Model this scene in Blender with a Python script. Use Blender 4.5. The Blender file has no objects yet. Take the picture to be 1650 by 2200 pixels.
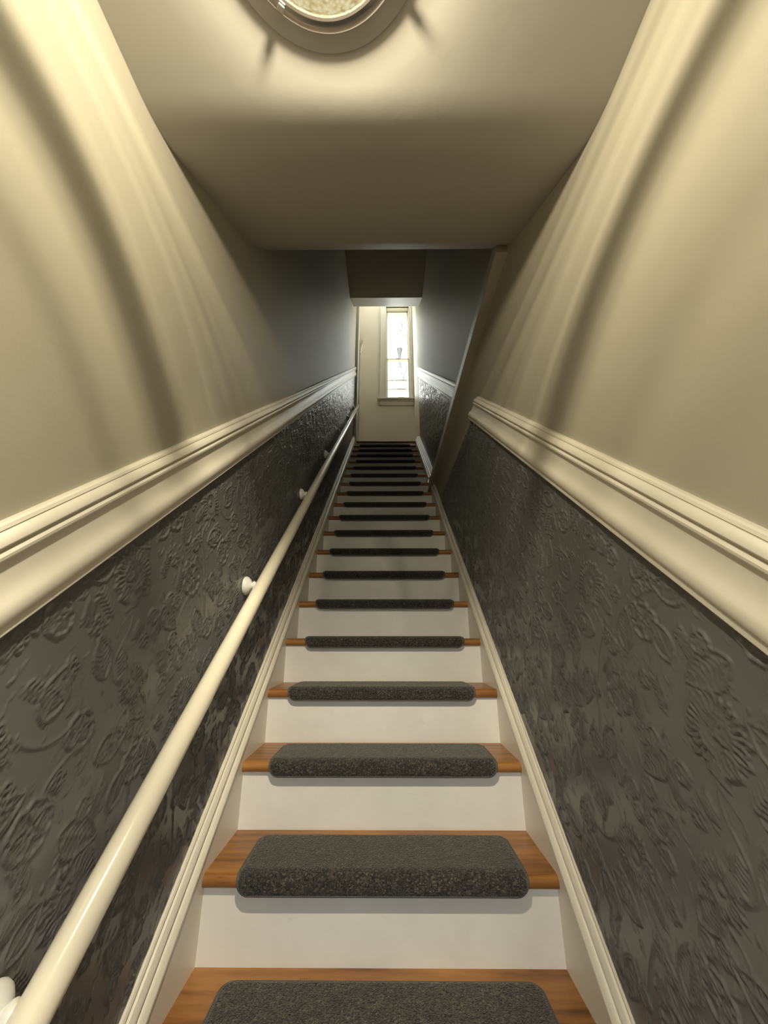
import bpy, bmesh, math, random
import numpy as np
from mathutils import Vector, Matrix

random.seed(7)
rng = np.random.default_rng(11)
PI = math.pi
scn = bpy.context.scene
COL = scn.collection

# ------------------------------------------------------------------ camera
F_PX = 826.0
CAMZ = 1.6041
cam_d = bpy.data.cameras.new('camera')
cam_d.sensor_fit = 'VERTICAL'
cam_d.sensor_height = 36.0
cam_d.sensor_width = 27.0
cam_d.lens = F_PX / 2200.0 * 36.0
cam_d.clip_start = 0.02
cam = bpy.data.objects.new('camera', cam_d)
COL.objects.link(cam)
cam.location = (0.0182, 0.0, CAMZ)
cam.rotation_euler = (math.radians(90 + 17.9964), 0.0, math.radians(0.3712))
scn.camera = cam

# ------------------------------------------------------------------ world: even overcast daylight
world = bpy.data.worlds.new('overcast_sky')
scn.world = world
world.use_nodes = True
wb = world.node_tree.nodes['Background']
wb.inputs['Color'].default_value = (0.98, 0.985, 0.95, 1.0)
wb.inputs['Strength'].default_value = 11.0

# ------------------------------------------------------------------ exposure
vs = scn.view_settings
vs.view_transform = 'Standard'
vs.look = 'None'
vs.exposure = 0.0
vs.gamma = 1.0
vs.use_curve_mapping = False

LAMP_POWER = 245.0
LAMP_COLOR = (1.0, 0.89, 0.64)

# ------------------------------------------------------------------ stair geometry constants (metres)
Y1, ZT1 = 1.2731, 0.9980          # front of nosing and tread top of step 1
RUN, RISE, TH, OV = 0.23424, 0.199564, 0.033, 0.0216
SL = RISE / RUN
HW = 0.475                        # half width between the skirtings
XL, XR, XU = -0.505, 0.500, 0.545  # wall planes: left, right below, right above the ledge
K0, K1 = -3, 19                   # first riser, landing
Y_ENTRY, Y_BACK = -1.0, 6.2
Z_CEIL, Z_LEDGE = 2.704, 3.246
Z_PAPER_END = 2.766
Z_FARCEIL = 6.304
Z_TOP = 9.0


def line(y):
    """tread-top nosing line"""
    return ZT1 + (y - Y1) * SL


def y_at(z, h):
    return Y1 + (z - h - ZT1) / SL


def nose(k):
    return Y1 + (k - 1) * RUN, ZT1 + (k - 1) * RISE


# ------------------------------------------------------------------ helpers
def tag(o, label=None, cat=None, group=None, kind=None):
    if label: o['label'] = label
    if cat: o['category'] = cat
    if group: o['group'] = group
    if kind: o['kind'] = kind
    return o


def link(name, me, mat=None, parent=None):
    o = bpy.data.objects.new(name, me)
    COL.objects.link(o)
    if mat is not None and me is not None and len(me.materials) == 0:
        me.materials.append(mat)
    if parent is not None:
        o.parent = parent
    return o


def mesh(name, verts, faces, smooth=False):
    me = bpy.data.meshes.new(name)
    me.from_pydata([tuple(v) for v in verts], [], faces)
    me.validate()
    bm = bmesh.new()
    bm.from_mesh(me)
    bmesh.ops.recalc_face_normals(bm, faces=bm.faces)
    bm.to_mesh(me)
    bm.free()
    if smooth:
        me.polygons.foreach_set('use_smooth', [True] * len(me.polygons))
    me.update()
    return me


def boxes(name, lst, bevel=0.0):
    """one mesh from axis aligned boxes (x0,x1,y0,y1,z0,z1)"""
    bm = bmesh.new()
    for x0, x1, y0, y1, z0, z1 in lst:
        r = bmesh.ops.create_cube(bm, size=1.0)
        for v in r['verts']:
            v.co = Vector(((x0 + x1) / 2 + v.co.x * (x1 - x0), (y0 + y1) / 2 + v.co.y * (y1 - y0),
                           (z0 + z1) / 2 + v.co.z * (z1 - z0)))
    if bevel > 0:
        bmesh.ops.bevel(bm, geom=bm.edges[:], offset=bevel, segments=2, affect='EDGES', profile=0.5)
    me = bpy.data.meshes.new(name)
    bm.to_mesh(me)
    bm.free()
    return me


def prism_x(name, poly, x0, x1, smooth_angle=None):
    """polygon in (y,z) extruded along x"""
    n = len(poly)
    v = [(x0, a, b) for a, b in poly] + [(x1, a, b) for a, b in poly]
    f = [tuple(range(n)), tuple(range(n, 2 * n))]
    f += [(i, (i + 1) % n, n + (i + 1) % n, n + i) for i in range(n)]
    return mesh(name, v, f)


def autosmooth(me, ang=35):
    me.polygons.foreach_set('use_smooth', [True] * len(me.polygons))
    try:
        me.set_sharp_from_angle(angle=math.radians(ang))
    except Exception:
        pass
    return me


def sweep(name, prof, xw, sgn, start, end, nseg=1):
    """profile [(h, depth)] swept up the slope of the stair along the wall xw.
    start/end: ('y', value) or ('z', value) plumb or level cut; depth goes into the room by sgn"""
    def yy(c, h):
        return c[1] if c[0] == 'y' else y_at(c[1], h)
    n = len(prof)
    v, f = [], []
    for s in range(nseg + 1):
        q = s / nseg
        for h, d in prof:
            y = yy(start, h) * (1 - q) + yy(end, h) * q
            v.append((xw + sgn * d, y, line(y) + h))
    for s in range(nseg):
        for i in range(n):
            j = (i + 1) % n
            f.append((s * n + i, s * n + j, (s + 1) * n + j, (s + 1) * n + i))
    f += [tuple(range(n)), tuple(range(nseg * n, nseg * n + n))]
    return mesh(name, v, f)


def revolve(name, prof, axis='z', seg=48, cap=True, origin=(0, 0, 0)):
    """prof [(r, a)] revolved; a runs along the axis"""
    v, f = [], []
    n = len(prof)
    for i in range(seg):
        t = 2 * PI * i / seg
        for r, a in prof:
            c, s = r * math.cos(t), r * math.sin(t)
            p = (c, s, a) if axis == 'z' else (a, c, s)
            v.append((p[0] + origin[0], p[1] + origin[1], p[2] + origin[2]))
    for i in range(seg):
        j = (i + 1) % seg
        for k in range(n - 1):
            f.append((i * n + k, i * n + k + 1, j * n + k + 1, j * n + k))
    me = mesh(name, v, f)
    bm = bmesh.new()
    bm.from_mesh(me)
    bmesh.ops.remove_doubles(bm, verts=bm.verts, dist=1e-6)
    bmesh.ops.recalc_face_normals(bm, faces=bm.faces)
    bm.to_mesh(me)
    bm.free()
    return autosmooth(me, 40)


def tube(name, pts, rad, seg=12, closed=False):
    v, f = [], []
    n = len(pts)
    P = [Vector(p) for p in pts]
    up = Vector((0, 0, 1))
    for i in range(n):
        if closed:
            d = P[(i + 1) % n] - P[i - 1]
        else:
            d = P[min(i + 1, n - 1)] - P[max(i - 1, 0)]
        d.normalize()
        a = d.cross(up)
        if a.length < 1e-4: a = d.cross(Vector((1, 0, 0)))
        a.normalize()
        b = a.cross(d)
        r = rad[i] if isinstance(rad, (list, tuple)) else rad
        for j in range(seg):
            t = 2 * PI * j / seg
            v.append(P[i] + a * (r * math.cos(t)) + b * (r * math.sin(t)))
    m = n if closed else n - 1
    for i in range(m):
        for j in range(seg):
            i2 = (i + 1) % n
            f.append((i * seg + j, i * seg + (j + 1) % seg, i2 * seg + (j + 1) % seg, i2 * seg + j))
    if not closed:
        f += [tuple(range(seg)), tuple(range((n - 1) * seg, n * seg))]
    return autosmooth(mesh(name, v, f), 50)


# ------------------------------------------------------------------ materials
def new_mat(name):
    m = bpy.data.materials.new(name)
    m.use_nodes = True
    nt = m.node_tree
    return m, nt, nt.nodes['Principled BSDF']


def nd(nt, typ, **kw):
    n = nt.nodes.new(typ)
    for k, v in kw.items():
        setattr(n, k, v)
    return n


def math_node(nt, op, a, b=None, clamp=False):
    n = nd(nt, 'ShaderNodeMath', operation=op, use_clamp=clamp)
    for i, q in enumerate((a, b)):
        if q is None: continue
        if isinstance(q, (int, float)):
            n.inputs[i].default_value = q
        else:
            nt.links.new(q, n.inputs[i])
    return n.outputs[0]


def ramp(nt, fac, stops, interp='LINEAR'):
    n = nd(nt, 'ShaderNodeValToRGB')
    n.color_ramp.interpolation = interp
    e = n.color_ramp.elements
    while len(e) > 1: e.remove(e[-1])
    e[0].position = stops[0][0]
    for i, (p, c) in enumerate(stops):
        q = e[0] if i == 0 else e.new(p)
        q.color = c if len(c) == 4 else (*c, 1)
    nt.links.new(fac, n.inputs[0])
    return n.outputs[0]


def coords(nt, scale=(1, 1, 1), rnd=False):
    tc = nd(nt, 'ShaderNodeTexCoord')
    mp = nd(nt, 'ShaderNodeMapping')
    mp.inputs['Scale'].default_value = scale
    nt.links.new(tc.outputs['Object'], mp.inputs['Vector'])
    if rnd:
        oi = nd(nt, 'ShaderNodeObjectInfo')
        cb = nd(nt, 'ShaderNodeCombineXYZ')
        for i in range(3):
            nt.links.new(math_node(nt, 'MULTIPLY', oi.outputs['Random'], 13.7 + 9.1 * i), cb.inputs[i])
        nt.links.new(cb.outputs[0], mp.inputs['Location'])
    return mp.outputs[0]


def noise(nt, vec, scale, detail=4, rough=0.55):
    n = nd(nt, 'ShaderNodeTexNoise')
    n.inputs['Scale'].default_value = scale
    n.inputs['Detail'].default_value = detail
    n.inputs['Roughness'].default_value = rough
    nt.links.new(vec, n.inputs['Vector'])
    return n.outputs['Fac']


def bump(nt, bsdf, height, strength, dist):
    b = nd(nt, 'ShaderNodeBump')
    b.inputs['Strength'].default_value = strength
    b.inputs['Distance'].default_value = dist
    nt.links.new(height, b.inputs['Height'])
    nt.links.new(b.outputs[0], bsdf.inputs['Normal'])


def paint(name, rgb, rough, var=0.05, bump_scale=90, bump_str=0.25, bump_d=0.002, spec=0.5, stretch=(1, 1, 1), rnd=False):
    m, nt, b = new_mat(name)
    v = coords(nt, stretch, rnd)
    n1 = noise(nt, v, 2.3, 5)
    lo = [c * (1 - var) for c in rgb]
    hi = [min(1, c * (1 + var)) for c in rgb]
    nt.links.new(ramp(nt, n1, [(0.3, lo), (0.7, hi)]), b.inputs['Base Color'])
    b.inputs['Roughness'].default_value = rough
    b.inputs['Specular IOR Level'].default_value = spec
    n2 = noise(nt, v, bump_scale, 6, 0.6)
    bump(nt, b, n2, bump_str, bump_d)
    return m


M = {}
M['wall'] = paint('greige_wall_paint', (0.41, 0.382, 0.305), 0.52, 0.03, 60, 0.30, 0.002)
M['ceiling'] = paint('ceiling_paint', (0.42, 0.40, 0.36), 0.60, 0.03, 9, 0.15, 0.006)
M['trim'] = paint('cream_gloss_trim', (0.76, 0.72, 0.62), 0.34, 0.04, 110, 0.12, 0.0008)
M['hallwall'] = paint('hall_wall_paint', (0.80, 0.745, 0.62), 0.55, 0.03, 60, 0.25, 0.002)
M['riserpaint'] = None
M['rail'] = paint('cream_handrail_enamel', (0.78, 0.73, 0.60), 0.16, 0.03, 20, 0.10, 0.001)
M['dark'] = paint('charcoal_wallpaper_paint', (0.150, 0.151, 0.153), 0.28, 0.08, 220, 0.20, 0.0008, 0.55)
M['bracket'] = paint('white_bracket_paint', (0.80, 0.80, 0.78), 0.25, 0.03, 30, 0.1, 0.001)
M['outer'] = paint('outer_plaster', (0.5, 0.48, 0.45), 0.8)
M['metal'], _nt, _b = new_mat('satin_nickel')
_b.inputs['Base Color'].default_value = (0.62, 0.59, 0.55, 1)
_b.inputs['Metallic'].default_value = 1.0
_b.inputs['Roughness'].default_value = 0.28
M['pan'] = paint('lamp_pan_enamel', (0.42, 0.40, 0.385), 0.45, 0.02)
M['reflector'] = paint('lamp_back_plate_black', (0.004, 0.004, 0.004), 0.8, 0.02, spec=0.1)
M['bark'] = paint('pale_bark', (0.15, 0.15, 0.165), 0.9, 0.2, 14, 0.6, 0.02)
M['timber'] = paint('orange_timber', (0.30, 0.115, 0.022), 0.7, 0.2, 14, 0.4, 0.01)
M['ground'] = paint('outdoor_ground', (0.20, 0.21, 0.16), 0.9, 0.2)
M['floor'] = paint('entry_floor_boards', (0.30, 0.17, 0.08), 0.4, 0.15)


def mk_riser():
    m, nt, b = new_mat('white_riser_paint')
    v = coords(nt, (1, 1, 1), True)
    n1 = noise(nt, v, 5.0, 6, 0.65)
    base = ramp(nt, n1, [(0.30, (0.70, 0.69, 0.66)), (0.62, (0.77, 0.765, 0.74))])
    n2 = noise(nt, coords(nt, (3.0, 3.0, 8.0), True), 2.6, 7, 0.75)
    sc = ramp(nt, n2, [(0.62, (0, 0, 0)), (0.78, (0.40, 0.40, 0.40))])
    mx = nd(nt, 'ShaderNodeMix', data_type='RGBA')
    nt.links.new(sc, mx.inputs[0])
    nt.links.new(base, mx.inputs[6])
    mx.inputs[7].default_value = (0.33, 0.31, 0.28, 1)
    nt.links.new(mx.outputs[2], b.inputs['Base Color'])
    b.inputs['Roughness'].default_value = 0.42
    bump(nt, b, noise(nt, v, 60, 4), 0.15, 0.001)
    return m


def mk_wood():
    m, nt, b = new_mat('oak_tread_varnish')
    v = coords(nt, (1.3, 8, 8), True)
    n1 = noise(nt, v, 2.2, 9, 0.62)
    w = nd(nt, 'ShaderNodeTexWave', bands_direction='Y')
    w.inputs['Scale'].default_value = 1.1
    w.inputs['Distortion'].default_value = 7.0
    w.inputs['Detail'].default_value = 4
    nt.links.new(v, w.inputs['Vector'])
    f = math_node(nt, 'ADD', math_node(nt, 'MULTIPLY', n1, 0.9), math_node(nt, 'MULTIPLY', w.outputs['Fac'], 0.10))
    col = ramp(nt, f, [(0.28, (0.10, 0.038, 0.010)), (0.45, (0.25, 0.105, 0.026)), (0.62, (0.36, 0.165, 0.044)), (0.8, (0.45, 0.225, 0.070))])
    n3 = noise(nt, coords(nt, (7, 50, 50), True), 1.6, 5, 0.6)
    dk = ramp(nt, n3, [(0.62, (1, 1, 1)), (0.75, (0.45, 0.36, 0.30))])
    mx = nd(nt, 'ShaderNodeMix', data_type='RGBA', blend_type='MULTIPLY')
    mx.inputs[0].default_value = 1.0
    nt.links.new(col, mx.inputs[6])
    nt.links.new(dk, mx.inputs[7])
    nt.links.new(mx.outputs[2], b.inputs['Base Color'])
    b.inputs['Roughness'].default_value = 0.33
    bump(nt, b, n3, 0.10, 0.001)
    return m


def mk_carpet():
    m, nt, b = new_mat('charcoal_loop_carpet')
    v = coords(nt, (1, 1, 1), True)
    vo = nd(nt, 'ShaderNodeTexVoronoi')
    vo.inputs['Scale'].default_value = 290.0
    nt.links.new(v, vo.inputs['Vector'])
    sep = nd(nt, 'ShaderNodeSeparateColor')
    nt.links.new(vo.outputs['Color'], sep.inputs[0])
    col = ramp(nt, sep.outputs[0], [(0.0, (0.014, 0.014, 0.017)), (0.45, (0.036, 0.035, 0.036)), (0.8, (0.066, 0.061, 0.056)), (1.0, (0.13, 0.112, 0.092))])
    big = ramp(nt, noise(nt, v, 22, 4), [(0.3, (0.8, 0.8, 0.8)), (0.7, (1.15, 1.12, 1.08))])
    mx = nd(nt, 'ShaderNodeMix', data_type='RGBA', blend_type='MULTIPLY')
    mx.inputs[0].default_value = 1.0
    nt.links.new(col, mx.inputs[6])
    nt.links.new(big, mx.inputs[7])
    nt.links.new(mx.outputs[2], b.inputs['Base Color'])
    b.inputs['Roughness'].default_value = 0.95
    b.inputs['Specular IOR Level'].default_value = 0.15
    b.inputs['Sheen Weight'].default_value = 0.25
    hgt = math_node(nt, 'SUBTRACT', 1.0, vo.outputs['Distance'])
    bump(nt, b, hgt, 0.9, 0.003)
    return m


def mk_binding():
    m, nt, b = new_mat('grey_overlock_binding')
    v = coords(nt, (1, 1, 1))
    w = nd(nt, 'ShaderNodeTexWave', bands_direction='DIAGONAL')
    w.inputs['Scale'].default_value = 120
    nt.links.new(v, w.inputs['Vector'])
    nt.links.new(ramp(nt, w.outputs['Fac'], [(0.2, (0.05, 0.05, 0.055)), (0.8, (0.13, 0.125, 0.125))]), b.inputs['Base Color'])
    b.inputs['Roughness'].default_value = 0.8
    bump(nt, b, w.outputs['Fac'], 0.5, 0.001)
    return m


def mk_glass():
    m, nt, b = new_mat('window_glass')
    out = nt.nodes['Material Output']
    nt.nodes.remove(b)
    tr = nd(nt, 'ShaderNodeBsdfTransparent')
    tr.inputs[0].default_value = (0.95, 0.97, 0.96, 1)
    gl = nd(nt, 'ShaderNodeBsdfGlossy')
    gl.inputs['Roughness'].default_value = 0.02
    mx = nd(nt, 'ShaderNodeMixShader')
    mx.inputs[0].default_value = 0.06
    nt.links.new(tr.outputs[0], mx.inputs[1])
    nt.links.new(gl.outputs[0], mx.inputs[2])
    nt.links.new(mx.outputs[0], out.inputs[0])
    return m


def mk_lens():
    """pebbled lamp glass: clear enough to let the bulb through, glowing warm"""
    m, nt, b = new_mat('pebbled_lamp_glass')
    out = nt.nodes['Material Output']
    v = coords(nt, (1, 1, 1))
    vo = nd(nt, 'ShaderNodeTexVoronoi', feature='SMOOTH_F1')
    vo.inputs['Scale'].default_value = 150
    nt.links.new(v, vo.inputs['Vector'])
    em = nd(nt, 'ShaderNodeEmission')
    nt.links.new(ramp(nt, vo.outputs['Distance'], [(0.10, (1.0, 0.92, 0.66)), (0.45, (0.86, 0.70, 0.30)), (0.75, (0.48, 0.36, 0.12))]), em.inputs[0])
    em.inputs[1].default_value = 0.80
    tr = nd(nt, 'ShaderNodeBsdfTransparent')
    gl = nd(nt, 'ShaderNodeBsdfGlossy')
    gl.inputs['Roughness'].default_value = 0.15
    bp = nd(nt, 'ShaderNodeBump')
    bp.inputs['Strength'].default_value = 1.0
    bp.inputs['Distance'].default_value = 0.004
    nt.links.new(vo.outputs['Distance'], bp.inputs['Height'])
    nt.links.new(bp.outputs[0], gl.inputs['Normal'])
    m1 = nd(nt, 'ShaderNodeMixShader')
    m1.inputs[0].default_value = 0.86
    nt.links.new(tr.outputs[0], m1.inputs[1])
    nt.links.new(em.outputs[0], m1.inputs[2])
    m2 = nd(nt, 'ShaderNodeMixShader')
    m2.inputs[0].default_value = 0.10
    nt.links.new(m1.outputs[0], m2.inputs[1])
    nt.links.new(gl.outputs[0], m2.inputs[2])
    nt.links.new(m2.outputs[0], out.inputs[0])
    return m


def mk_leaf():
    m, nt, b = new_mat('pale_leaves')
    oi = noise(nt, coords(nt), 1.5, 3)
    nt.links.new(ramp(nt, oi, [(0.3, (0.11, 0.14, 0.10)), (0.7, (0.17, 0.19, 0.14))]), b.inputs['Base Color'])
    b.inputs['Roughness'].default_value = 0.7
    return m


M['riserpaint'] = mk_riser()
M['wood'] = mk_wood()
M['carpet'] = mk_carpet()
M['binding'] = mk_binding()
M['glass'] = mk_glass()
M['lens'] = mk_lens()
M['leaf'] = mk_leaf()

# ------------------------------------------------------------------ room shell
WT = 0.16


def struct(name, me, mat, label, parent=None):
    o = link(name, me, mat, parent)
    o['kind'] = 'structure'
    o['label'] = label
    return o


floor = struct('floor', boxes('floor', [(-0.9, 0.9, Y_ENTRY - 0.2, 0.50, -0.12, 0.0)]), M['floor'],
               'entry floor of warm wooden boards at the foot of the stair')
wall_l = struct('wall_left', boxes('wall_left', [(XL - WT, XL, Y_ENTRY - 0.2, 5.58, -0.12, Z_TOP)]), M['wall'],
                'greige painted wall on the handrail side of the stairs')
wall_r = struct('wall_right', boxes('wall_right', [(XR, XR + 0.22, Y_ENTRY - 0.2, 5.9, -0.12, Z_LEDGE)]), M['wall'],
                'greige painted wall on the right of the lower stairs')
wall_u = struct('wall_right_upper', boxes('wall_right_upper', [(XU, XU + 0.18, 0.75, 5.36, Z_LEDGE, Z_TOP)]), M['wall'],
                'shadowed upper wall set back above the ledge on the right')
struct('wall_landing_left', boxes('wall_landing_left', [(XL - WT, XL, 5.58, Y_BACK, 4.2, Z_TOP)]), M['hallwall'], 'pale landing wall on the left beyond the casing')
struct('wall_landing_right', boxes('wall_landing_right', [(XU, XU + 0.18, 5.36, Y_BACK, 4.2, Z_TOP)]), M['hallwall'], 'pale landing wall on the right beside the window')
# back wall of the landing, with the window opening
WX0, WX1, WZ0, WZ1 = 0.020, 0.478, 5.838, 8.02
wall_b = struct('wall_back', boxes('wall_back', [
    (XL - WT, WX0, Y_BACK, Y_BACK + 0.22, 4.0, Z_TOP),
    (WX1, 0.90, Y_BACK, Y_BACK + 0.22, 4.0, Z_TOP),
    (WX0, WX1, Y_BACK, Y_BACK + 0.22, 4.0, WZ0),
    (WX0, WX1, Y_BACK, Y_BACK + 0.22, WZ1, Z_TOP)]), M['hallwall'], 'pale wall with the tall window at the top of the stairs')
# entry wall behind the camera with a glazed door
DX0, DX1, DZ1 = -0.40, 0.40, 2.06
wall_e = struct('wall_entry', boxes('wall_entry', [
    (XL - WT, DX0, Y_ENTRY - 0.15, Y_ENTRY, -0.12, Z_CEIL + 0.3),
    (DX1, XR + 0.22, Y_ENTRY - 0.15, Y_ENTRY, -0.12, Z_CEIL + 0.3),
    (DX0, DX1, Y_ENTRY - 0.15, Y_ENTRY, DZ1, Z_CEIL + 0.3)]), M['wall'], 'greige wall around the entry door at the foot of the stairs')
# lower ceiling: level over the entry, then folding up to the edge of the floor above
Y_FOLD, Y_SE, Z_SE, Y_LIP = 0.560, 1.080, 3.030, 1.268
cpoly = [(Y_ENTRY - 0.2, Z_CEIL)]
cpoly += [(Y_FOLD - 0.07 + 0.16 * i / 12, Z_CEIL + 0.61 * (0.16 * i / 12) ** 2 / 0.32) for i in range(13)]
cpoly += [(Y_SE - 0.02, Z_SE - 0.015), (Y_SE, Z_SE), (Y_LIP, Z_LEDGE), (Y_ENTRY - 0.2, Z_LEDGE + 0.001)]
ceil = struct('ceiling', autosmooth(prism_x('ceiling', cpoly, XL - 0.02, XR + 0.02), 25), M['ceiling'],
              'greige ceiling folding upward over the lower stairs')
# far ceiling above the upper flight, closed stairwell above the slab
fc = [(0.75, Z_FARCEIL), (4.364, Z_FARCEIL), (4.884, 6.684), (4.884, Z_TOP), (0.75, Z_TOP)]
fceil = struct('ceiling_upper', prism_x('ceiling_upper', fc, XL - 0.02, XU + 0.02), M['wall'],
               'dark shadowed ceiling above the upper stairs with a sloping end')
struct('wall_front_upper', boxes('wall_front_upper', [(XL - 0.05, XU + 0.05, 0.60, 0.75, Z_LEDGE + 0.001, Z_TOP)]), M['wall'],
       'closing wall of the stairwell above the lower ceiling')
SKX0, SKX1, SKY0, SKY1 = -0.46, 0.50, 4.94, 5.92
struct('ceiling_landing', boxes('ceiling_landing', [(XL - WT, SKX0, 4.6, Y_BACK + 0.22, Z_TOP, Z_TOP + 0.1), (SKX1, 0.9, 4.6, Y_BACK + 0.22, Z_TOP, Z_TOP + 0.1),
    (SKX0, SKX1, 4.6, SKY0, Z_TOP, Z_TOP + 0.1), (SKX0, SKX1, SKY1, Y_BACK + 0.22, Z_TOP, Z_TOP + 0.1)]), M['wall'],
       'ceiling high above the landing')
yl, zl = nose(K1)

# ------------------------------------------------------------------ chair rails
CA = math.cos(math.atan(SL))
rail_mm = [(0, 0), (0.5, 8), (3, 12), (7.8, 14), (8.3, 12), (9.5, 12), (10, 14.5), (15, 19.5), (20.5, 22.5), (24.5, 23), (26.5, 21.5), (27, 14), (32.5, 14), (33, 19.5),
           (37, 22), (41, 21.5), (44, 18.5), (45, 14.5), (48, 13.5), (59, 13), (73, 13.5), (84, 15.5), (92, 19), (98, 22.5), (104, 24.5), (111, 24.5),
           (118, 23), (121, 21), (121.8, 17.5), (135, 17), (137, 15), (137, 0)]
H_RAIL = 1.418


def rail_prof():
    return [(H_RAIL - a / 1000.0 / CA, d / 1000.0) for a, d in rail_mm]


def rail_obj(name, xw, sgn, start, end, label):
    me = autosmooth(sweep(name, rail_prof(), xw, sgn, start, end, 12), 28)
    return struct(name, me, M['trim'], label)


rail_obj('trim_1', XL, 1, ('y', Y_ENTRY), ('y', 5.42), 'long cream moulded chair rail sloping up the left wall')
rail_obj('trim_2', XR, -1, ('y', Y_ENTRY), ('z', 2.790), 'cream moulded chair rail on the right wall, cut off level')
rail_obj('trim_3', XU, -1, ('z', Z_LEDGE), ('y', 5.27), 'sunlit chair rail on the upper right wall beside the window')

# ------------------------------------------------------------------ skirtings (stair strings with a moulded cap)
H_SK = 0.112


def skirt_prof(extra=0.0, low=-0.30):
    mm = [(0, 0), (1.5, 7), (5, 10.5), (9, 10), (11, 7.5), (14, 7.5), (15.5, 14), (21, 20), (28, 22.5), (32, 21), (35, 17), (40, 17),
          (42, 24), (46, 29), (52, 33), (58, 33.5), (62, 31), (63, 30)]
    p = [(H_SK - a / 1000.0 / CA, d / 1000.0 + (extra if i else 0)) for i, (a, d) in enumerate(mm)]
    p += [(low, 0.030 + extra), (low, 0.0)]
    return p


def skirt_obj(name, xw, sgn, extra, start, end, label):
    me = autosmooth(sweep(name, skirt_prof(extra), xw, sgn, start, end, 4), 28)
    return struct(name, me, M['trim'], label)


skirt_obj('baseboard_left', XL, 1, 0.0, ('y', 0.10), ('y', 5.42), 'cream moulded string board along the left edge of the steps')
skirt_obj('baseboard_right', XR, -1, -0.005, ('y', 0.10), ('z', 3.07), 'cream moulded string board along the right of the lower steps')
skirt_obj('baseboard_right_upper', XU, -1, 0.040, ('z', Z_LEDGE), ('y', 5.36), 'cream moulded string board along the right of the upper steps')

# ledge: fascia board under the set-back upper wall
fas = [(XR - 0.044, 3.050), (XR - 0.046, 3.056), (XR - 0.008, Z_LEDGE - 0.004), (XR - 0.004, Z_LEDGE), (XR, Z_LEDGE), (XR, 3.050)]
y0f, y1f = 1.13, 3.95
vf = [(x, y0f, z) for x, z in fas] + [(x, y1f, z) for x, z in fas]
n = len(fas)
ff = [tuple(range(n)), tuple(range(n, 2 * n))] + [(i, (i + 1) % n, n + (i + 1) % n, n + i) for i in range(n)]
struct('trim_4', mesh('trim_4', vf, ff), M['wall'], 'level fascia board along the edge of the floor above, right wall')

# ------------------------------------------------------------------ embossed wallpaper (real relief)
TILE = 0.62
TN = 413


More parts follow.
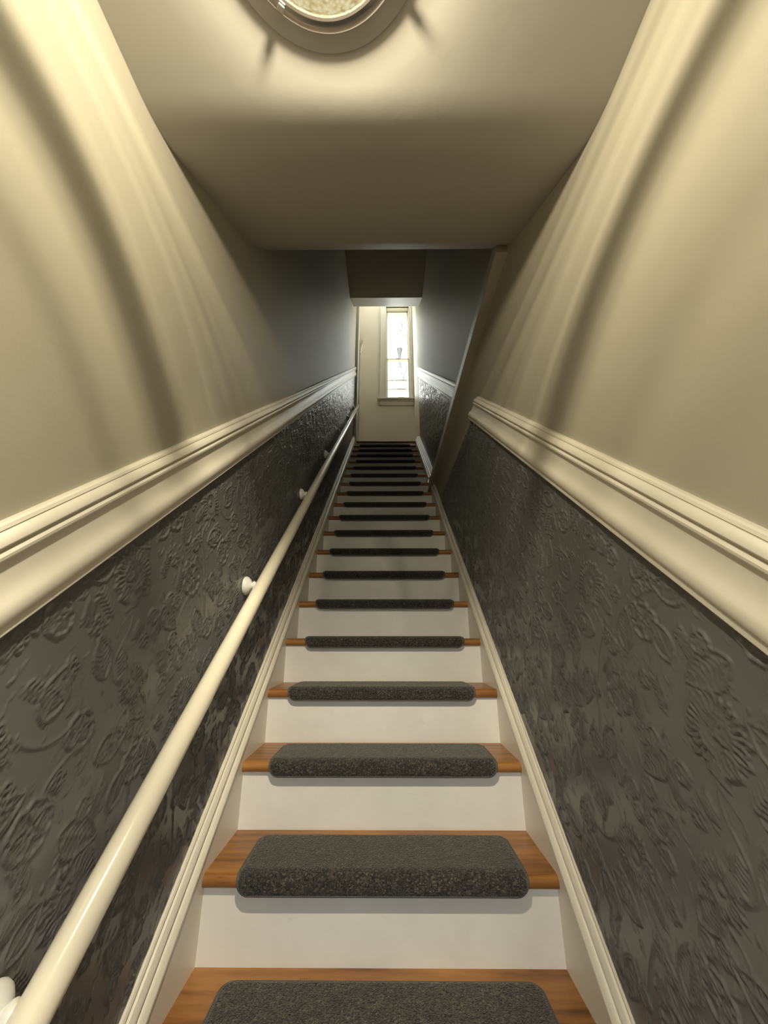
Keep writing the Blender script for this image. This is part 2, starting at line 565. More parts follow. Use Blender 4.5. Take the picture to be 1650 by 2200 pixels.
def make_tile():
    pts = []                                   # x, y, width, height

    def stroke(P, w, h):
        P = np.asarray(P, float)
        d = np.r_[0, np.cumsum(np.hypot(*np.diff(P, axis=0).T))]
        m = max(2, int(d[-1] / 0.0011))
        q = np.linspace(0, d[-1], m)
        for a, b in zip(np.interp(q, d, P[:, 0]), np.interp(q, d, P[:, 1])):
            pts.append((a, b, w, h))

    def rot(P, a, c):
        P = np.asarray(P, float)
        ca, sa = math.cos(a), math.sin(a)
        return np.c_[P[:, 0] * ca - P[:, 1] * sa + c[0], P[:, 0] * sa + P[:, 1] * ca + c[1]]

    def ring(c, r, w, h, a=0, b=2 * PI, ry=None):
        t = np.linspace(a, b, 40)
        stroke(np.c_[c[0] + r * np.cos(t), c[1] + (ry or r) * np.sin(t)], w, h)

    def daisy(c, R, n, a0=0.0):
        ring(c, R * .10, .0026, .8)
        pts.append((c[0], c[1], .004, .8))
        ring(c, R * .36, .0030, .30)
        for i in range(n):
            a = a0 + 2 * PI * i / n
            L = R * (0.92 + .10 * math.sin(3.1 * i))
            w = R * .075
            t = np.linspace(0, 1, 14)
            for s in (-1, 1):
                pr = np.c_[R * .46 + t * (L - R * .46), s * w * np.sin(t * PI) ** .6]
                stroke(rot(pr, a, c), .0021, .9)
            t2 = a + PI / n
            stroke(rot([(R * .36, 0), (R * .44, 0)], t2, c), .003, .5)

    def rose(c, R, a0, n=5):
        pts.append((c[0], c[1], .0042, .9))
        for i in range(n):
            a = a0 + 2 * PI * i / n
            t = np.linspace(-1, 1, 22)
            r = R * (1 - .16 * np.abs(t) ** 3 - .10 * (1 - np.abs(t)) ** 4)
            ph = t * PI / n * .92
            stroke(rot(np.c_[r * np.cos(ph), r * np.sin(ph)], a, c), .0030, 1.0)
            for s in (-1, 1):
                stroke(rot([(R * .25, 0), (R * .84 * math.cos(PI / n * .95), s * R * .84 * math.sin(PI / n * .95))], a, c), .0025, .7)
            for s in (-.35, 0, .35):
                stroke(rot([(R * .30, R * .25 * s), (R * .62, R * .55 * s)], a, c), .0018, .45)

    def leaf(c, L, W, a):
        t = np.linspace(0, 1, 40)
        for s in (-1, 1):
            w = W * np.sin(PI * t ** .8) * (1 + .05 * np.sin(t * 60))
            stroke(rot(np.c_[t * L, s * w], a, c), .0024, .9)
        stroke(rot(np.c_[t * L * .9, .04 * W * np.sin(t * 3)], a, c), .0020, .55)
        for q in np.linspace(.18, .75, 6):
            for s in (-1, 1):
                w = W * math.sin(PI * q ** .8)
                stroke(rot([(q * L, 0), ((q + .13) * L, s * w * .72)], a, c), .0018, .5)

    def cluster(c, n, R, r):
        for i in range(n):
            a = 2 * PI * i / n + .3
            ring((c[0] + R * math.cos(a), c[1] + R * math.sin(a)), r, .0020, .85)

    def stem(P, w=.0030, h=.6):
        P = np.asarray(P, float)
        t = np.linspace(0, 1, len(P))
        q = np.linspace(0, 1, 30)
        co = [np.polyfit(t, P[:, i], len(P) - 1) for i in (0, 1)]
        stroke(np.c_[np.polyval(co[0], q), np.polyval(co[1], q)], w, h)

    def fern(c, L, a):
        stroke(rot([(0, 0), (L, 0)], a, c), .0020, .5)
        for q in np.linspace(.1, 1, 7):
            for s in (-1, 1):
                stroke(rot([(q * L, 0), (q * L + .010, s * .013)], a, c), .0024, .8)

    daisy((.14, .47), .066, 24)
    daisy((.43, .17), .072, 26, .1)
    daisy((.50, .54), .046, 20, .2)
    rose((.29, .33), .046, .2)
    rose((.09, .20), .050, .7, 6)
    rose((.36, .47), .036, 1.1)
    rose((.56, .36), .040, .5)
    rose((.24, .06), .034, .0)
    for a in [((.16, .34), .115, .030, .5), ((.36, .29), .12, .034, -.35), ((.22, .24), .10, .028, -1.1), ((.03, .30), .10, .028, 1.9),
              ((.42, .40), .10, .028, .4), ((.50, .28), .09, .026, 1.2), ((.26, .50), .10, .030, 1.3), ((.14, .11), .10, .027, -.9),
              ((.30, .14), .085, .024, .8), ((.57, .10), .10, .028, -.5), ((.40, .56), .10, .026, 2.0), ((.05, .56), .10, .028, 2.6),
              ((.57, .46), .085, .024, 2.4)]:
        leaf(*a)
    for c, n_, R, r in [((.22, .40), 5, .015, .0065), ((.33, .39), 4, .012, .006), ((.10, .33), 5, .013, .006), ((.52, .44), 5, .014, .006),
                        ((.34, .05), 5, .014, .006), ((.17, .02), 4, .012, .0055), ((.52, .02), 5, .013, .006), ((.03, .43), 4, .012, .006),
                        ((.46, .33), 4, .011, .0055), ((.30, .59), 5, .013, .006), ((.60, .24), 5, .013, .006), ((.01, .09), 5, .012, .006)]:
        cluster(c, n_, R, r)
    stem([(.14, .40), (.12, .33), (.16, .26), (.20, .14), (.22, .09)])
    stem([(.29, .28), (.30, .22), (.36, .20), (.40, .18)])
    stem([(.43, .10), (.45, .04), (.42, -.03), (.47, -.08)])
    stem([(.50, .49), (.47, .44), (.50, .40), (.55, .39)])
    stem([(.36, .44), (.31, .40), (.30, .37)])
    stem([(.20, .49), (.27, .46), (.33, .48)])
    stem([(.09, .15), (.05, .08), (.03, .02), (-.03, -.04)])
    for a in [((.06, .38), .07, .9), ((.24, .18), .06, .2), ((.39, .07), .07, 2.4), ((.55, .18), .06, 1.4), ((.20, .57), .07, -.4),
              ((.44, .62), .06, -1.2), ((.60, .56), .06, 1.0), ((.31, .24), .05, 2.2), ((.02, .15), .06, 1.5), ((.47, .24), .05, -2.2)]:
        fern(*a)
    for i in range(16):
        x, y = rng.uniform(0, TILE, 2)
        rose((x, y), rng.uniform(.016, .022), rng.uniform(0, 6), 5)
    for i in range(14):
        x, y = rng.uniform(0, TILE, 2)
        fern((x, y), rng.uniform(.03, .055), rng.uniform(0, 6.28))
    # fine sprigs between the motifs
    for i in range(320):
        x, y = rng.uniform(0, TILE, 2)
        a = rng.uniform(0.6, 2.2)
        L = rng.uniform(.008, .022)
        cu = rng.uniform(-.006, .006)
        stroke(rot([(0, 0), (L * .5, cu), (L, 0)], a, (x, y)), .0018, rng.uniform(.35, .7))
    P = np.array(pts)
    g = np.zeros((TN, TN))
    R = 6
    px = TILE / TN
    ox, oy = np.meshgrid(np.arange(-R, R + 1), np.arange(-R, R + 1))
    for dx, dy in zip(ox.ravel(), oy.ravel()):
        ix = np.floor(P[:, 0] / px).astype(int) + dx
        iy = np.floor(P[:, 1] / px).astype(int) + dy
        ddx = (ix + .5) * px - P[:, 0]
        ddy = (iy + .5) * px - P[:, 1]
        val = P[:, 3] * np.exp(-(ddx ** 2 + ddy ** 2) / (P[:, 2] ** 2))
        np.maximum.at(g, (iy % TN, ix % TN), val)
    return g


TILEMAP = make_tile()


def relief(y, z):
    u = (y * 1.18 / TILE * TN - .5) % TN
    v = (z * 1.18 / TILE * TN - .5) % TN
    i, j = np.floor(u).astype(int), np.floor(v).astype(int)
    fu, fv = u - i, v - j
    i2, j2 = (i + 1) % TN, (j + 1) % TN
    i, j = i % TN, j % TN
    return (TILEMAP[j, i] * (1 - fu) * (1 - fv) + TILEMAP[j, i2] * fu * (1 - fv) + TILEMAP[j2, i] * (1 - fu) * fv + TILEMAP[j2, i2] * fu * fv)


def wallpaper(name, xw, sgn, y0, y1, h0, h1, step, ymin_fine, parent, zmin=-1, zmax=99, oy=0.0, oz=0.0, amp=0.0046):
    ys = [y0]
    while ys[-1] < y1:
        d = step * max(1.0, (ys[-1] / 1.1)) ** 2 if ys[-1] > ymin_fine else step * 5
        ys.append(min(y1, ys[-1] + (min(d, 0.007) if ys[-1] > ymin_fine else d)))
    ys = np.array(ys)
    nr = int((h1 - h0) / step) + 1
    hs = np.linspace(h0, h1, nr)
    Y, H = np.meshgrid(ys, hs)
    Z = line(Y) + H
    lo = np.clip(line(ys) + h0, zmin, zmax)
    hi = np.clip(line(ys) + h1, zmin, zmax)
    keep = hi - lo > 1e-4
    ys, lo, hi = ys[keep], lo[keep], hi[keep]
    Y = np.tile(ys, (nr, 1))
    Z = lo[None, :] + (hi - lo)[None, :] * np.linspace(0, 1, nr)[:, None]
    rel = relief(Y + oy, Z + oz) * amp
    rel *= np.clip((Z - line(Y) - h0) / 0.022, 0.0, 1.0) * np.clip((h1 - (Z - line(Y))) / 0.015, 0.0, 1.0)
    X = xw + sgn * (0.0012 + rel)
    nc = len(ys)
    V = np.stack([X, Y, Z], -1).reshape(-1, 3).astype(np.float32)
    a = (np.arange(nr - 1)[:, None] * nc + np.arange(nc - 1)[None, :]).ravel()
    F = np.stack([a, a + 1, a + nc + 1, a + nc], -1) if sgn < 0 else np.stack([a, a + nc, a + nc + 1, a + 1], -1)
    F = F.astype(np.int32)
    me = bpy.data.meshes.new(name)
    me.vertices.add(len(V))
    me.vertices.foreach_set('co', V.ravel())
    me.loops.add(F.size)
    me.loops.foreach_set('vertex_index', F.ravel())
    me.polygons.add(len(F))
    me.polygons.foreach_set('loop_start', np.arange(0, F.size, 4, dtype=np.int32))
    me.polygons.foreach_set('loop_total', np.full(len(F), 4, dtype=np.int32))
    me.polygons.foreach_set('use_smooth', np.ones(len(F), dtype=bool))
    me.update(calc_edges=True)
    o = link(name, me, M['dark'], parent)
    o['label'] = 'charcoal painted wallpaper embossed with daisies, roses and leaves'
    return o


HP1 = H_RAIL - 0.133 / CA
HP0 = H_SK - 0.004
wallpaper('embossed_wallpaper', XL, 1, -0.9, 5.42, HP0, HP1, 0.0027, 0.24, wall_l, oy=0.097, oz=0.52)
wallpaper('embossed_wallpaper', XR, -1, -0.9, 3.30, HP0, HP1, 0.0027, 0.24, wall_r, zmax=Z_PAPER_END, oy=0.253, oz=0.25)
wallpaper('embossed_wallpaper', XU, -1, 2.30, 5.25, HP0, HP1, 0.0045, 0.22, wall_u, zmin=Z_LEDGE, oy=0.05, oz=0.12)

# ------------------------------------------------------------------ staircase
stair = link('staircase', None)
tag(stair, 'steep straight staircase with white risers and varnished wooden treads', 'staircase')
r = TH / 2
tp = [(RUN + OV + 0.016, -TH), (RUN + OV + 0.016, 0.0)]
for i in range(9):
    a = PI / 2 + PI * i / 8
    tp.append((r + r * math.cos(a) * 0.85, -r + r * math.sin(a)))
tread_me = autosmooth(prism_x('tread', tp, -HW, HW), 40)
riser_me = boxes('riser', [(-HW, HW, 0, 0.016, -RISE, -TH)])
for k in range(K0, K1):
    y, z = nose(k)
    o = link('tread', tread_me, M['wood'], stair)
    o.location = (0, y, z)
for k in range(K0, K1 + 1):
    y, z = nose(k)
    o = link('riser', riser_me, M['riserpaint'], stair)
    o.location = (0, y + OV, z)
# landing boards with the same rounded nosing
lp = [(Y_BACK - yl, -TH - 0.12), (Y_BACK - yl, 0.0)] + tp[2:] + [(OV, -TH), (OV + 0.02, -TH), (OV + 0.02, -TH - 0.12)]
o = struct('floor_landing', autosmooth(prism_x('floor_landing', lp, XL, XU), 40), M['wood'], 'dark wooden landing edge at the top of the stairs')
o.location = (0, yl, zl)

# ------------------------------------------------------------------ carpet pads
PW, PB, PT = 0.385, 0.206, 0.011


def pad_path(s, off):
    """s from the back edge; returns (y, z) on the surface offset outward by off"""
    r0 = 0.0165
    l1 = PB - r0
    l2 = r0 * PI / 2
    if s < l1:
        return PB - s, off
    if s < l1 + l2:
        a = (s - l1) / r0
        return r0 - (r0 + off) * math.sin(a), -r0 + (r0 + off) * math.cos(a)
    return -off, -r0 - (s - l1 - l2)


PS = (PB - 0.0165) + 0.0165 * PI / 2 + 0.024
CR = 0.032


def outline_half(s):
    d = min(s, PS - s)
    if d >= CR: return PW
    return PW - CR + math.sqrt(max(0.0, CR * CR - (CR - d) ** 2))


def make_pad():
    NX, NS = 150, 64
    ss = [PS * (0.5 - 0.5 * math.cos(PI * i / NS)) * 0.35 + PS * i / NS * 0.65 for i in range(NS + 1)]
    V, Fc = [], []
    rr = random.Random(3)
    for s in ss:
        w = outline_half(s)
        for j in range(NX + 1):
            q = -1 + 2 * j / NX
            q = q * 0.75 + 0.25 * math.sin(q * PI / 2)
            x = w * q
            e = min(s, PS - s, (w - abs(x)) * 1.0, )
            e = max(0.0, e)
            tt = PT * (0.35 + 0.65 * math.sqrt(min(1.0, e / 0.010))) + rr.uniform(-.0006, .0006)
            y, z = pad_path(s, tt)
            V.append((x, y, z))
    top = len(V)
    for s in ss:
        w = outline_half(s)
        for j in range(NX + 1):
            q = -1 + 2 * j / NX
            q = q * 0.75 + 0.25 * math.sin(q * PI / 2)
            y, z = pad_path(s, 0.0006)
            V.append((w * q, y, z))
    W1 = NX + 1
    for i in range(NS):
        for j in range(NX):
            a = i * W1 + j
            Fc.append((a, a + 1, a + W1 + 1, a + W1))
            Fc.append((top + a, top + a + W1, top + a + W1 + 1, top + a + 1))
    for i in range(NS):
        for j in (0, NX):
            a = i * W1 + j
            Fc.append((a, a + W1, top + a + W1, top + a))
    for j in range(NX):
        for i in (0, NS):
            a = i * W1 + j
            Fc.append((a, a + 1, top + a + 1, top + a))
    pile = mesh('pad_pile', V, Fc, True)
    ol = []
    m = 60
    for i in range(m + 1):
        s = PS * i / m
        ol.append((outline_half(s), s))
    for i in range(7):
        a = PI / 2 * i / 6
    right = []
    for i in range(9):
        a = PI / 2 * i / 8
        right.append((PW - CR + CR * math.sin(a), CR - CR * math.cos(a)))
    ns = 26
    for i in range(1, ns):
        right.append((PW, CR + (PS - 2 * CR) * i / ns))
    for i in range(9):
        a = PI / 2 * i / 8
        right.append((PW - CR + CR * math.cos(a), PS - CR + CR * math.sin(a)))
    nx = 30
    bot = [(PW - CR - 2 * (PW - CR) * i / nx, PS) for i in range(1, nx)]
    left = [(-x, s) for x, s in reversed(right)]
    tops = [(-(PW - CR) + 2 * (PW - CR) * i / nx, 0.0) for i in range(1, nx)]
    loop = right + bot + left + tops
    pts = []
    for x, s in loop:
        y, z = pad_path(s, 0.0042)
        pts.append((x, y, z))
    bind = tube('pad_binding', pts, 0.0034, 8, True)
    return pile, bind


pile_me, bind_me = make_pad()
ORD = ['first', 'second', 'third', 'fourth', 'fifth', 'sixth', 'seventh', 'eighth', 'ninth', 'tenth', 'eleventh', 'twelfth', 'thirteenth',
       'fourteenth', 'fifteenth', 'sixteenth', 'seventeenth', 'eighteenth', 'nineteenth']
rr = random.Random(5)
for k in range(0, K1):
    y, z = nose(k)
    e = link('carpet_tread_pad', None)
    e.location = (rr.uniform(-.006, .006) + 0.002, y + 0.0, z)
    e.rotation_euler = (0, 0, rr.uniform(-.0012, .0012))
    if k == 0:
        lab = 'charcoal carpet pad on the lowest step in view, cut off by the frame'
    elif k == K1 - 1:
        lab = 'charcoal carpet pad on the topmost step, just below the landing edge'
    else:
        lab = 'charcoal carpet pad, %s one up counting from the bottom of the photo' % ORD[k]
    tag(e, lab, 'stair pad', 'carpet pads on the stair treads')
    link('carpet_pile', pile_me, M['carpet'], e)
    b_ = link('bound_edge', bind_me, M['binding'], e)
    b_['label'] = 'grey stitched binding around the pad'

# ------------------------------------------------------------------ handrail
XH, HH, RH = -0.440, 0.655, 0.0245
hr = link('handrail', None)
hr.location = (XH, 0.30, line(0.30) + HH)
tag(hr, 'round cream handrail on white turned brackets, left wall', 'handrail')


def hp(y, dx=0.0, dz=0.0):
    return (dx, y - 0.30, line(y) + HH + dz - (line(0.30) + HH))


pts = [hp(0.285), hp(0.29), hp(0.30)] + [hp(0.30 + (5.44 - 0.30) * i / 24) for i in range(1, 25)] + [hp(5.447)]
rad = [RH * 0.6, RH * 0.9] + [RH] * (len(pts) - 3) + [RH * 0.92]
link('rail', tube('rail', pts, rad, 32), M['rail'], hr)
bw = XL - XH
bprof = [(0.0, bw + 0.001), (0.030, bw + 0.001), (0.034, bw + 0.004), (0.0345, bw + 0.008), (0.032, bw + 0.014), (0.025, bw + 0.021), (0.017, bw + 0.026),
         (0.012, bw + 0.029), (0.0115, bw + 0.032), (0.017, bw + 0.034), (0.018, bw + 0.037), (0.014, bw + 0.040), (0.012, bw + 0.045), (0.0115, bw + 0.060), (0.0, bw + 0.060)]
br_me = revolve('bracket', bprof, 'x', 28)
for i in range(7):
    y = 0.668 + 0.757 * i
    if y > 5.4: break
    o = link('bracket', br_me, M['bracket'], hr)
    o.location = hp(y)

# ------------------------------------------------------------------ ceiling light
LX, LY = -0.087, 0.255
lamp = link('ceiling_light', None)
lamp.location = (LX, LY, Z_CEIL)
tag(lamp, 'round flush ceiling light with pebbled glowing glass and grey pan', 'ceiling light')
link('pan', revolve('pan', [(0.166, 0.0), (0.186, -0.0005), (0.188, -0.002), (0.187, -0.004), (0.180, -0.006), (0.168, -0.011), (0.157, -0.015), (0.153, -0.016), (0.153, -0.003), (0.166, 0.0)], 'z', 96), M['pan'], lamp)
link('bezel', revolve('bezel', [(0.1545, -0.013), (0.157, -0.0165), (0.155, -0.0190), (0.152, -0.0175), (0.148, -0.018), (0.143, -0.021), (0.138, -0.0245), (0.1335, -0.0235), (0.1325, -0.019), (0.140, -0.013), (0.1545, -0.013)], 'z', 96), M['metal'], lamp)
link('back_plate', revolve('back_plate', [(0.0, -0.004), (0.10, -0.005), (0.140, -0.009), (0.150, -0.013)], 'z', 64), M['reflector'], lamp)
lens_p = [(0.1345 * math.sin(a), -0.0225 - 0.062 * (math.cos(a) - math.cos(1.35)) / (1 - math.cos(1.35))) for a in [1.35 * i / 14 for i in range(15)]]
lens_p = [(q * 0.1345 / (0.1345 * math.sin(1.35)), zz) for q, zz in lens_p]
link('glass_lens', revolve('glass_lens', lens_p, 'z', 96), M['lens'], lamp)
clip_me = boxes('clip', [(-0.006, 0.006, -0.004, 0.006, -0.028, -0.014)], 0.001)
for a in (-1.35, 0.72, 2.17):
    o = link('clip', clip_me, M['metal'], lamp)
    o.location = (0.146 * math.cos(a), 0.146 * math.sin(a), 0)
    o.rotation_euler = (0, 0, a - PI / 2)

ld = bpy.data.lights.new('lamp_bulb', 'POINT')
ld.energy = LAMP_POWER
ld.color = LAMP_COLOR
ld.shadow_soft_size = 0.016
lo = bpy.data.objects.new('lamp_bulb', ld)
COL.objects.link(lo)
lo.parent = lamp
lo.location = (0, 0, -0.070)
# photometric profile: cut glass throws brighter and dimmer cones
ld.use_nodes = True
nt = ld.node_tree
em = nt.nodes['Emission']
ge = nd(nt, 'ShaderNodeNewGeometry')
sp = nd(nt, 'ShaderNodeSeparateXYZ')
nt.links.new(ge.outputs['Incoming'], sp.inputs[0])
X_, Y_, Z_ = sp.outputs
rxy = math_node(nt, 'SQRT', math_node(nt, 'ADD', math_node(nt, 'MULTIPLY', X_, X_), math_node(nt, 'ADD', math_node(nt, 'MULTIPLY', Y_, Y_), 1e-6)))
s_ = math_node(nt, 'DIVIDE', math_node(nt, 'MULTIPLY', Z_, -1.0), rxy)
phi = math_node(nt, 'MULTIPLY', math_node(nt, 'ARCTAN2', math_node(nt, 'ABSOLUTE', X_), Y_), 180 / PI)
w_ = math_node(nt, 'MAXIMUM', math_node(nt, 'DIVIDE', math_node(nt, 'SUBTRACT', 80.0, phi), 42.0), 0.0)
w_ = math_node(nt, 'MULTIPLY', math_node(nt, 'MULTIPLY', w_, w_), 0.17)
fs = math_node(nt, 'MULTIPLY', s_, 2.0, True)
t_ = math_node(nt, 'SUBTRACT', s_, math_node(nt, 'MULTIPLY', w_, fs))
tn = math_node(nt, 'MULTIPLY', t_, 1 / 4.0, True)


def gr(v):
    return (v, v, v)


LS = [(0.0, .62), (.03, .72), (.06, .62), (.085, .72), (.115, .50), (.15, .72), (.19, .58), (.22, .70), (.27, .60), (.33, .66), (.41, .72), (.47, .55), (.535, .12), (.60, .05), (.67, .10), (.76, .52), (.86, .92), (.98, .88), (1.12, .58), (1.27, .95), (1.6, 1.2), (2.1, 2.0), (2.8, 3.0), (4.0, 3.6)]
RS = [(0.0, .66), (.03, .80), (.07, .70), (.11, .86), (.15, .76), (.20, .86), (.245, .64), (.28, .16), (.315, .05), (.355, .14), (.415, .55), (.49, .98), (.57, .95), (.66, .85), (.80, .72), (.95, .95), (1.15, .85), (1.35, 1.0), (1.6, 1.2), (2.1, 2.0), (2.8, 3.0), (4.0, 3.6)]
rl = ramp(nt, tn, [(a / 4.0, gr(v)) for a, v in LS], 'EASE')
rrp = ramp(nt, tn, [(a / 4.0, gr(v)) for a, v in RS], 'EASE')
mx = nd(nt, 'ShaderNodeMix', data_type='RGBA')
nt.links.new(math_node(nt, 'MULTIPLY', math_node(nt, 'ADD', X_, 0.10), 5.0, True), mx.inputs[0])
nt.links.new(rl, mx.inputs[6])
nt.links.new(rrp, mx.inputs[7])
nz = nd(nt, 'ShaderNodeTexNoise', noise_dimensions='1D')
nz.inputs['Scale'].default_value = 34.0
nz.inputs['Detail'].default_value = 3.0
nt.links.new(math_node(nt, 'ADD', t_, math_node(nt, 'MULTIPLY', math_node(nt, 'GREATER_THAN', X_, 0.0), 7.3)), nz.inputs['W'])
na = math_node(nt, 'SUBTRACT', 1.0, math_node(nt, 'MULTIPLY', t_, 1.4), True)
st = math_node(nt, 'ADD', 1.0, math_node(nt, 'MULTIPLY', math_node(nt, 'SUBTRACT', nz.outputs['Fac'], 0.5), math_node(nt, 'MULTIPLY', na, 1.5)))
bw_ = nd(nt, 'ShaderNodeRGBToBW')
nt.links.new(mx.outputs[2], bw_.inputs[0])
sd = math_node(nt, 'MULTIPLY', math_node(nt, 'SUBTRACT', s_, 0.35), 2.2, True)
fwd = math_node(nt, 'MULTIPLY', math_node(nt, 'SUBTRACT', 1.0, math_node(nt, 'DIVIDE', phi, 35.0)), 2.2, True)
fm = math_node(nt, 'MULTIPLY', sd, fwd)
val = math_node(nt, 'MULTIPLY', bw_.outputs[0], st)
val = math_node(nt, 'ADD', math_node(nt, 'MULTIPLY', val, math_node(nt, 'SUBTRACT', 1.0, fm)), math_node(nt, 'MULTIPLY', fm, 3.5))
up = math_node(nt, 'MULTIPLY', math_node(nt, 'ADD', math_node(nt, 'MULTIPLY', s_, -1.0), -0.04), 5.0, True)
val = math_node(nt, 'MULTIPLY', val, math_node(nt, 'ADD', 1.0, math_node(nt, 'MULTIPLY', up, -0.15)))
nt.links.new(val, em.inputs['Strength'])

# ------------------------------------------------------------------ landing: casing at the end of the left wall, door casing beyond
struct('trim_5', boxes('trim_5', [(XL, XL + 0.045, 5.42, 5.58, zl - 0.12, Z_TOP)], 0.004), M['trim'], 'narrow casing at the upper end of the left wall')
pil = link('door_2', None)
pil.location = (XL, 5.76, zl)
pil['kind'] = 'structure'
pil['label'] = 'white door casing with moulded capital on the landing'
link('casing', boxes('casing', [(0.0, 0.055, -0.05, 0.05, 0, 1.92), (0.0, 0.066, -0.035, 0.035, 0.02, 1.90), (0.0, 0.072, -0.058, 0.058, 0.0, 0.16)], 0.002), M['trim'], pil)
cp = [(0.060, 1.90), (0.070, 1.93), (0.066, 1.95), (0.078, 2.02), (0.095, 2.08), (0.100, 2.10), (0.100, 2.13), (0.112, 2.14), (0.112, 2.17), (0.0, 2.17), (0.0, 1.90)]
vc = [(a, -0.065, b) for a, b in cp] + [(a, 0.065, b) for a, b in cp]
n = len(cp)
fc_ = [tuple(range(n)), tuple(range(n, 2 * n))] + [(i, (i + 1) % n, n + (i + 1) % n, n + i) for i in range(n)]
link('capital', mesh('capital', vc, fc_), M['trim'], pil)

# ------------------------------------------------------------------ window
win = link('window_1', None)
win.location = ((WX0 + WX1) / 2, Y_BACK, WZ0)
win['kind'] = 'structure'
win['label'] = 'tall narrow sash window with cream casing, washed out by daylight'
wx = (WX1 - WX0) / 2
wh = WZ1 - WZ0


def casing_side(name, x0, x1):
    s = 1 if x1 > x0 else -1
    a, b = min(x0, x1), max(x0, x1)
    lst = [(a, b, -0.022, 0, 0.0, wh)]
    e = x0
    lst.append((min(e, e + s * 0.018), max(e, e + s * 0.018), -0.034, 0, 0.0, wh))
    lst.append((min(x1, x1 - s * 0.022), max(x1, x1 - s * 0.022), -0.036, 0, 0.0, wh))
    return boxes(name, lst, 0.002)


link('casing', casing_side('casing', -wx, -wx - 0.118), M['trim'], win)
link('casing', casing_side('casing', wx, wx + 0.060), M['trim'], win)
link('head_casing', boxes('head_casing', [(-wx - 0.118, wx + 0.060, -0.022, 0, wh, wh + 0.12), (-wx - 0.02, wx + 0.02, -0.034, 0, wh, wh + 0.02), (-wx - 0.13, wx + 0.062, -0.045, 0, wh + 0.12, wh + 0.15)], 0.002), M['trim'], win)
link('stool', boxes('stool', [(-wx - 0.165, wx + 0.064, -0.075, 0.06, -0.035, 0.0)], 0.008), M['trim'], win)
link('apron', boxes('apron', [(-wx - 0.125, wx + 0.062, -0.024, 0, -0.140, -0.035), (-wx - 0.125, wx + 0.062, -0.034, 0, -0.060, -0.035)], 0.003), M['trim'], win)
link('jamb', boxes('jamb', [(-wx, -wx + 0.012, 0, 0.22, 0, wh), (wx - 0.012, wx, 0, 0.22, 0, wh), (-wx, wx, 0, 0.22, wh - 0.012, wh), (-wx, wx, 0.06, 0.25, -0.02, 0.006)]), M['trim'], win)
zm = 6.785 - WZ0


def sash(y0, z0, z1, bot, top, name):
    st_ = 0.022
    fr = link(name, boxes(name, [(-wx + 0.012, -wx + 0.012 + st_, y0, y0 + 0.035, z0, z1), (wx - 0.012 - st_, wx - 0.012, y0, y0 + 0.035, z0, z1),
                                 (-wx + 0.012, wx - 0.012, y0, y0 + 0.035, z0, z0 + bot), (-wx + 0.012, wx - 0.012, y0, y0 + 0.035, z1 - top, z1)]), M['trim'], win)
    link('pane', boxes('pane', [(-wx + 0.03, wx - 0.03, y0 + 0.015, y0 + 0.019, z0 + 0.01, z1 - 0.01)]), M['glass'], fr)
    return fr


sash(0.045, 0.006, zm + 0.012, 0.04, 0.024, 'lower_sash')
sash(0.085, zm - 0.012, wh - 0.012, 0.024, 0.035, 'upper_sash')
link('sash_lock', boxes('sash_lock', [(-0.035, 0.035, 0.040, 0.070, zm + 0.010, zm + 0.026)], 0.004), M['metal'], win)
link('storm_rail', boxes('storm_rail', [(-wx, wx, 0.185, 0.205, 0.545, 0.575)]), M['metal'], win)
link('storm_rail', boxes('storm_rail', [(-wx, wx, 0.185, 0.205, 0.345, 0.370)]), M['metal'], win)

# added skylight, out of view, to brighten the landing with daylight
sky = link('added_skylight', None)
sky.location = (0, 0, Z_TOP)
sky['kind'] = 'structure'
sky['label'] = 'added unseen skylight that brightens the landing from above'
link('curb', boxes('curb', [(SKX0, SKX0 + 0.03, SKY0, SKY1, 0, 0.16), (SKX1 - 0.03, SKX1, SKY0, SKY1, 0, 0.16), (SKX0, SKX1, SKY0, SKY0 + 0.03, 0, 0.16), (SKX0, SKX1, SKY1 - 0.03, SKY1, 0, 0.16)]), M['trim'], sky)
link('pane', boxes('pane', [(SKX0 + 0.01, SKX1 - 0.01, SKY0 + 0.01, SKY1 - 0.01, 0.15, 0.156)]), M['glass'], sky)

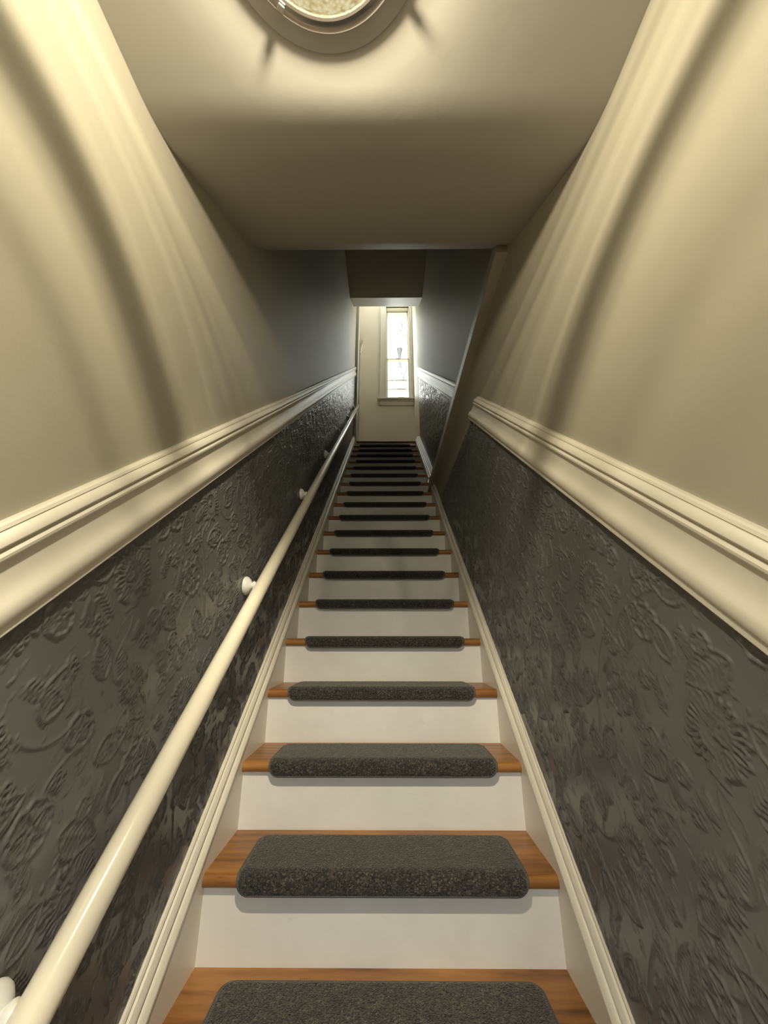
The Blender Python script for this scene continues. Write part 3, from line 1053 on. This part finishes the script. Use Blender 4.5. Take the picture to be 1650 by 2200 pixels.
# ------------------------------------------------------------------ entry door behind the camera (daylight comes in here)
door = link('door_1', None)
door.location = (0, Y_ENTRY - 0.10, 0)
door['kind'] = 'structure'
door['label'] = 'glazed cream entry door at the foot of the stairs'
link('frame', boxes('frame', [(DX0, DX0 + 0.20, -0.02, 0.025, 0.0, DZ1), (DX1 - 0.20, DX1, -0.02, 0.025, 0.0, DZ1), (DX0, DX1, -0.02, 0.025, 0.0, 1.00), (DX0, DX1, -0.02, 0.025, DZ1 - 0.13, DZ1)]), M['trim'], door)
link('pane', boxes('pane', [(DX0 + 0.19, DX1 - 0.19, 0.0, 0.005, 0.99, DZ1 - 0.12)]), M['glass'], door)
link('knob', revolve('knob', [(0.0, -0.01), (0.024, -0.005), (0.03, 0.01), (0.02, 0.03), (0.012, 0.05), (0.0, 0.05)], 'z', 20), M['metal'], door)
kn = door.children[-1]
kn.rotation_euler = (PI / 2, 0, 0)
kn.location = (DX1 - 0.065, 0.075, 1.0)

# ------------------------------------------------------------------ outdoors
g = struct('ground', boxes('ground', [(-30, 30, -40, 60, -0.6, -0.15)]), M['ground'], 'open ground outside the house')
tree = link('street_tree', None)
tree.location = (0.62, 13.0, -0.15)
tag(tree, 'pale trunk and thin leaves of a tree seen through the window', 'tree')
tp_ = [(0.06 * math.sin(i * .9), 0.04 * math.cos(i * 1.3), i * 1.0) for i in range(19)]
link('trunk', tube('trunk', tp_, [0.19 - 0.005 * i for i in range(19)], 14), M['bark'], tree)
lv, lf = [], []
lr = random.Random(9)
for i in range(2600):
    a, b, c = lr.gauss(0.95, 0.55), lr.gauss(0, .7), lr.gauss(14.5, 1.5)
    n_ = Vector((lr.gauss(0, 1), lr.gauss(0, 1), lr.gauss(0, 1))).normalized()
    u_ = n_.orthogonal().normalized() * lr.uniform(.03, .06)
    w2 = n_.cross(u_).normalized() * lr.uniform(.02, .035)
    q = Vector((a, b, c))
    k = len(lv)
    lv += [q - u_, q + w2, q + u_, q - w2]
    lf.append((k, k + 1, k + 2, k + 3))
lo_ = link('foliage', mesh('foliage', lv, lf), M['leaf'], tree)
lo_['kind'] = 'stuff'
link('branch', tube('branch', [(0, 0, 11.0), (0.5, .05, 13.0), (0.9, 0, 14.6), (1.2, 0.1, 16.0)], [.09, .07, .05, .02], 8), M['bark'], tree)
post = link('porch_post', boxes('porch_post', [(-0.06, 0.06, -0.06, 0.06, 0, 6.55), (-0.075, 0.075, -0.075, 0.075, 6.3, 6.36), (-0.075, 0.075, -0.075, 0.075, 0, 0.2)], 0.006), M['timber'])
post.location = (0.570, 7.55, -0.15)
tag(post, 'orange timber post outside the lower right of the window', 'post')
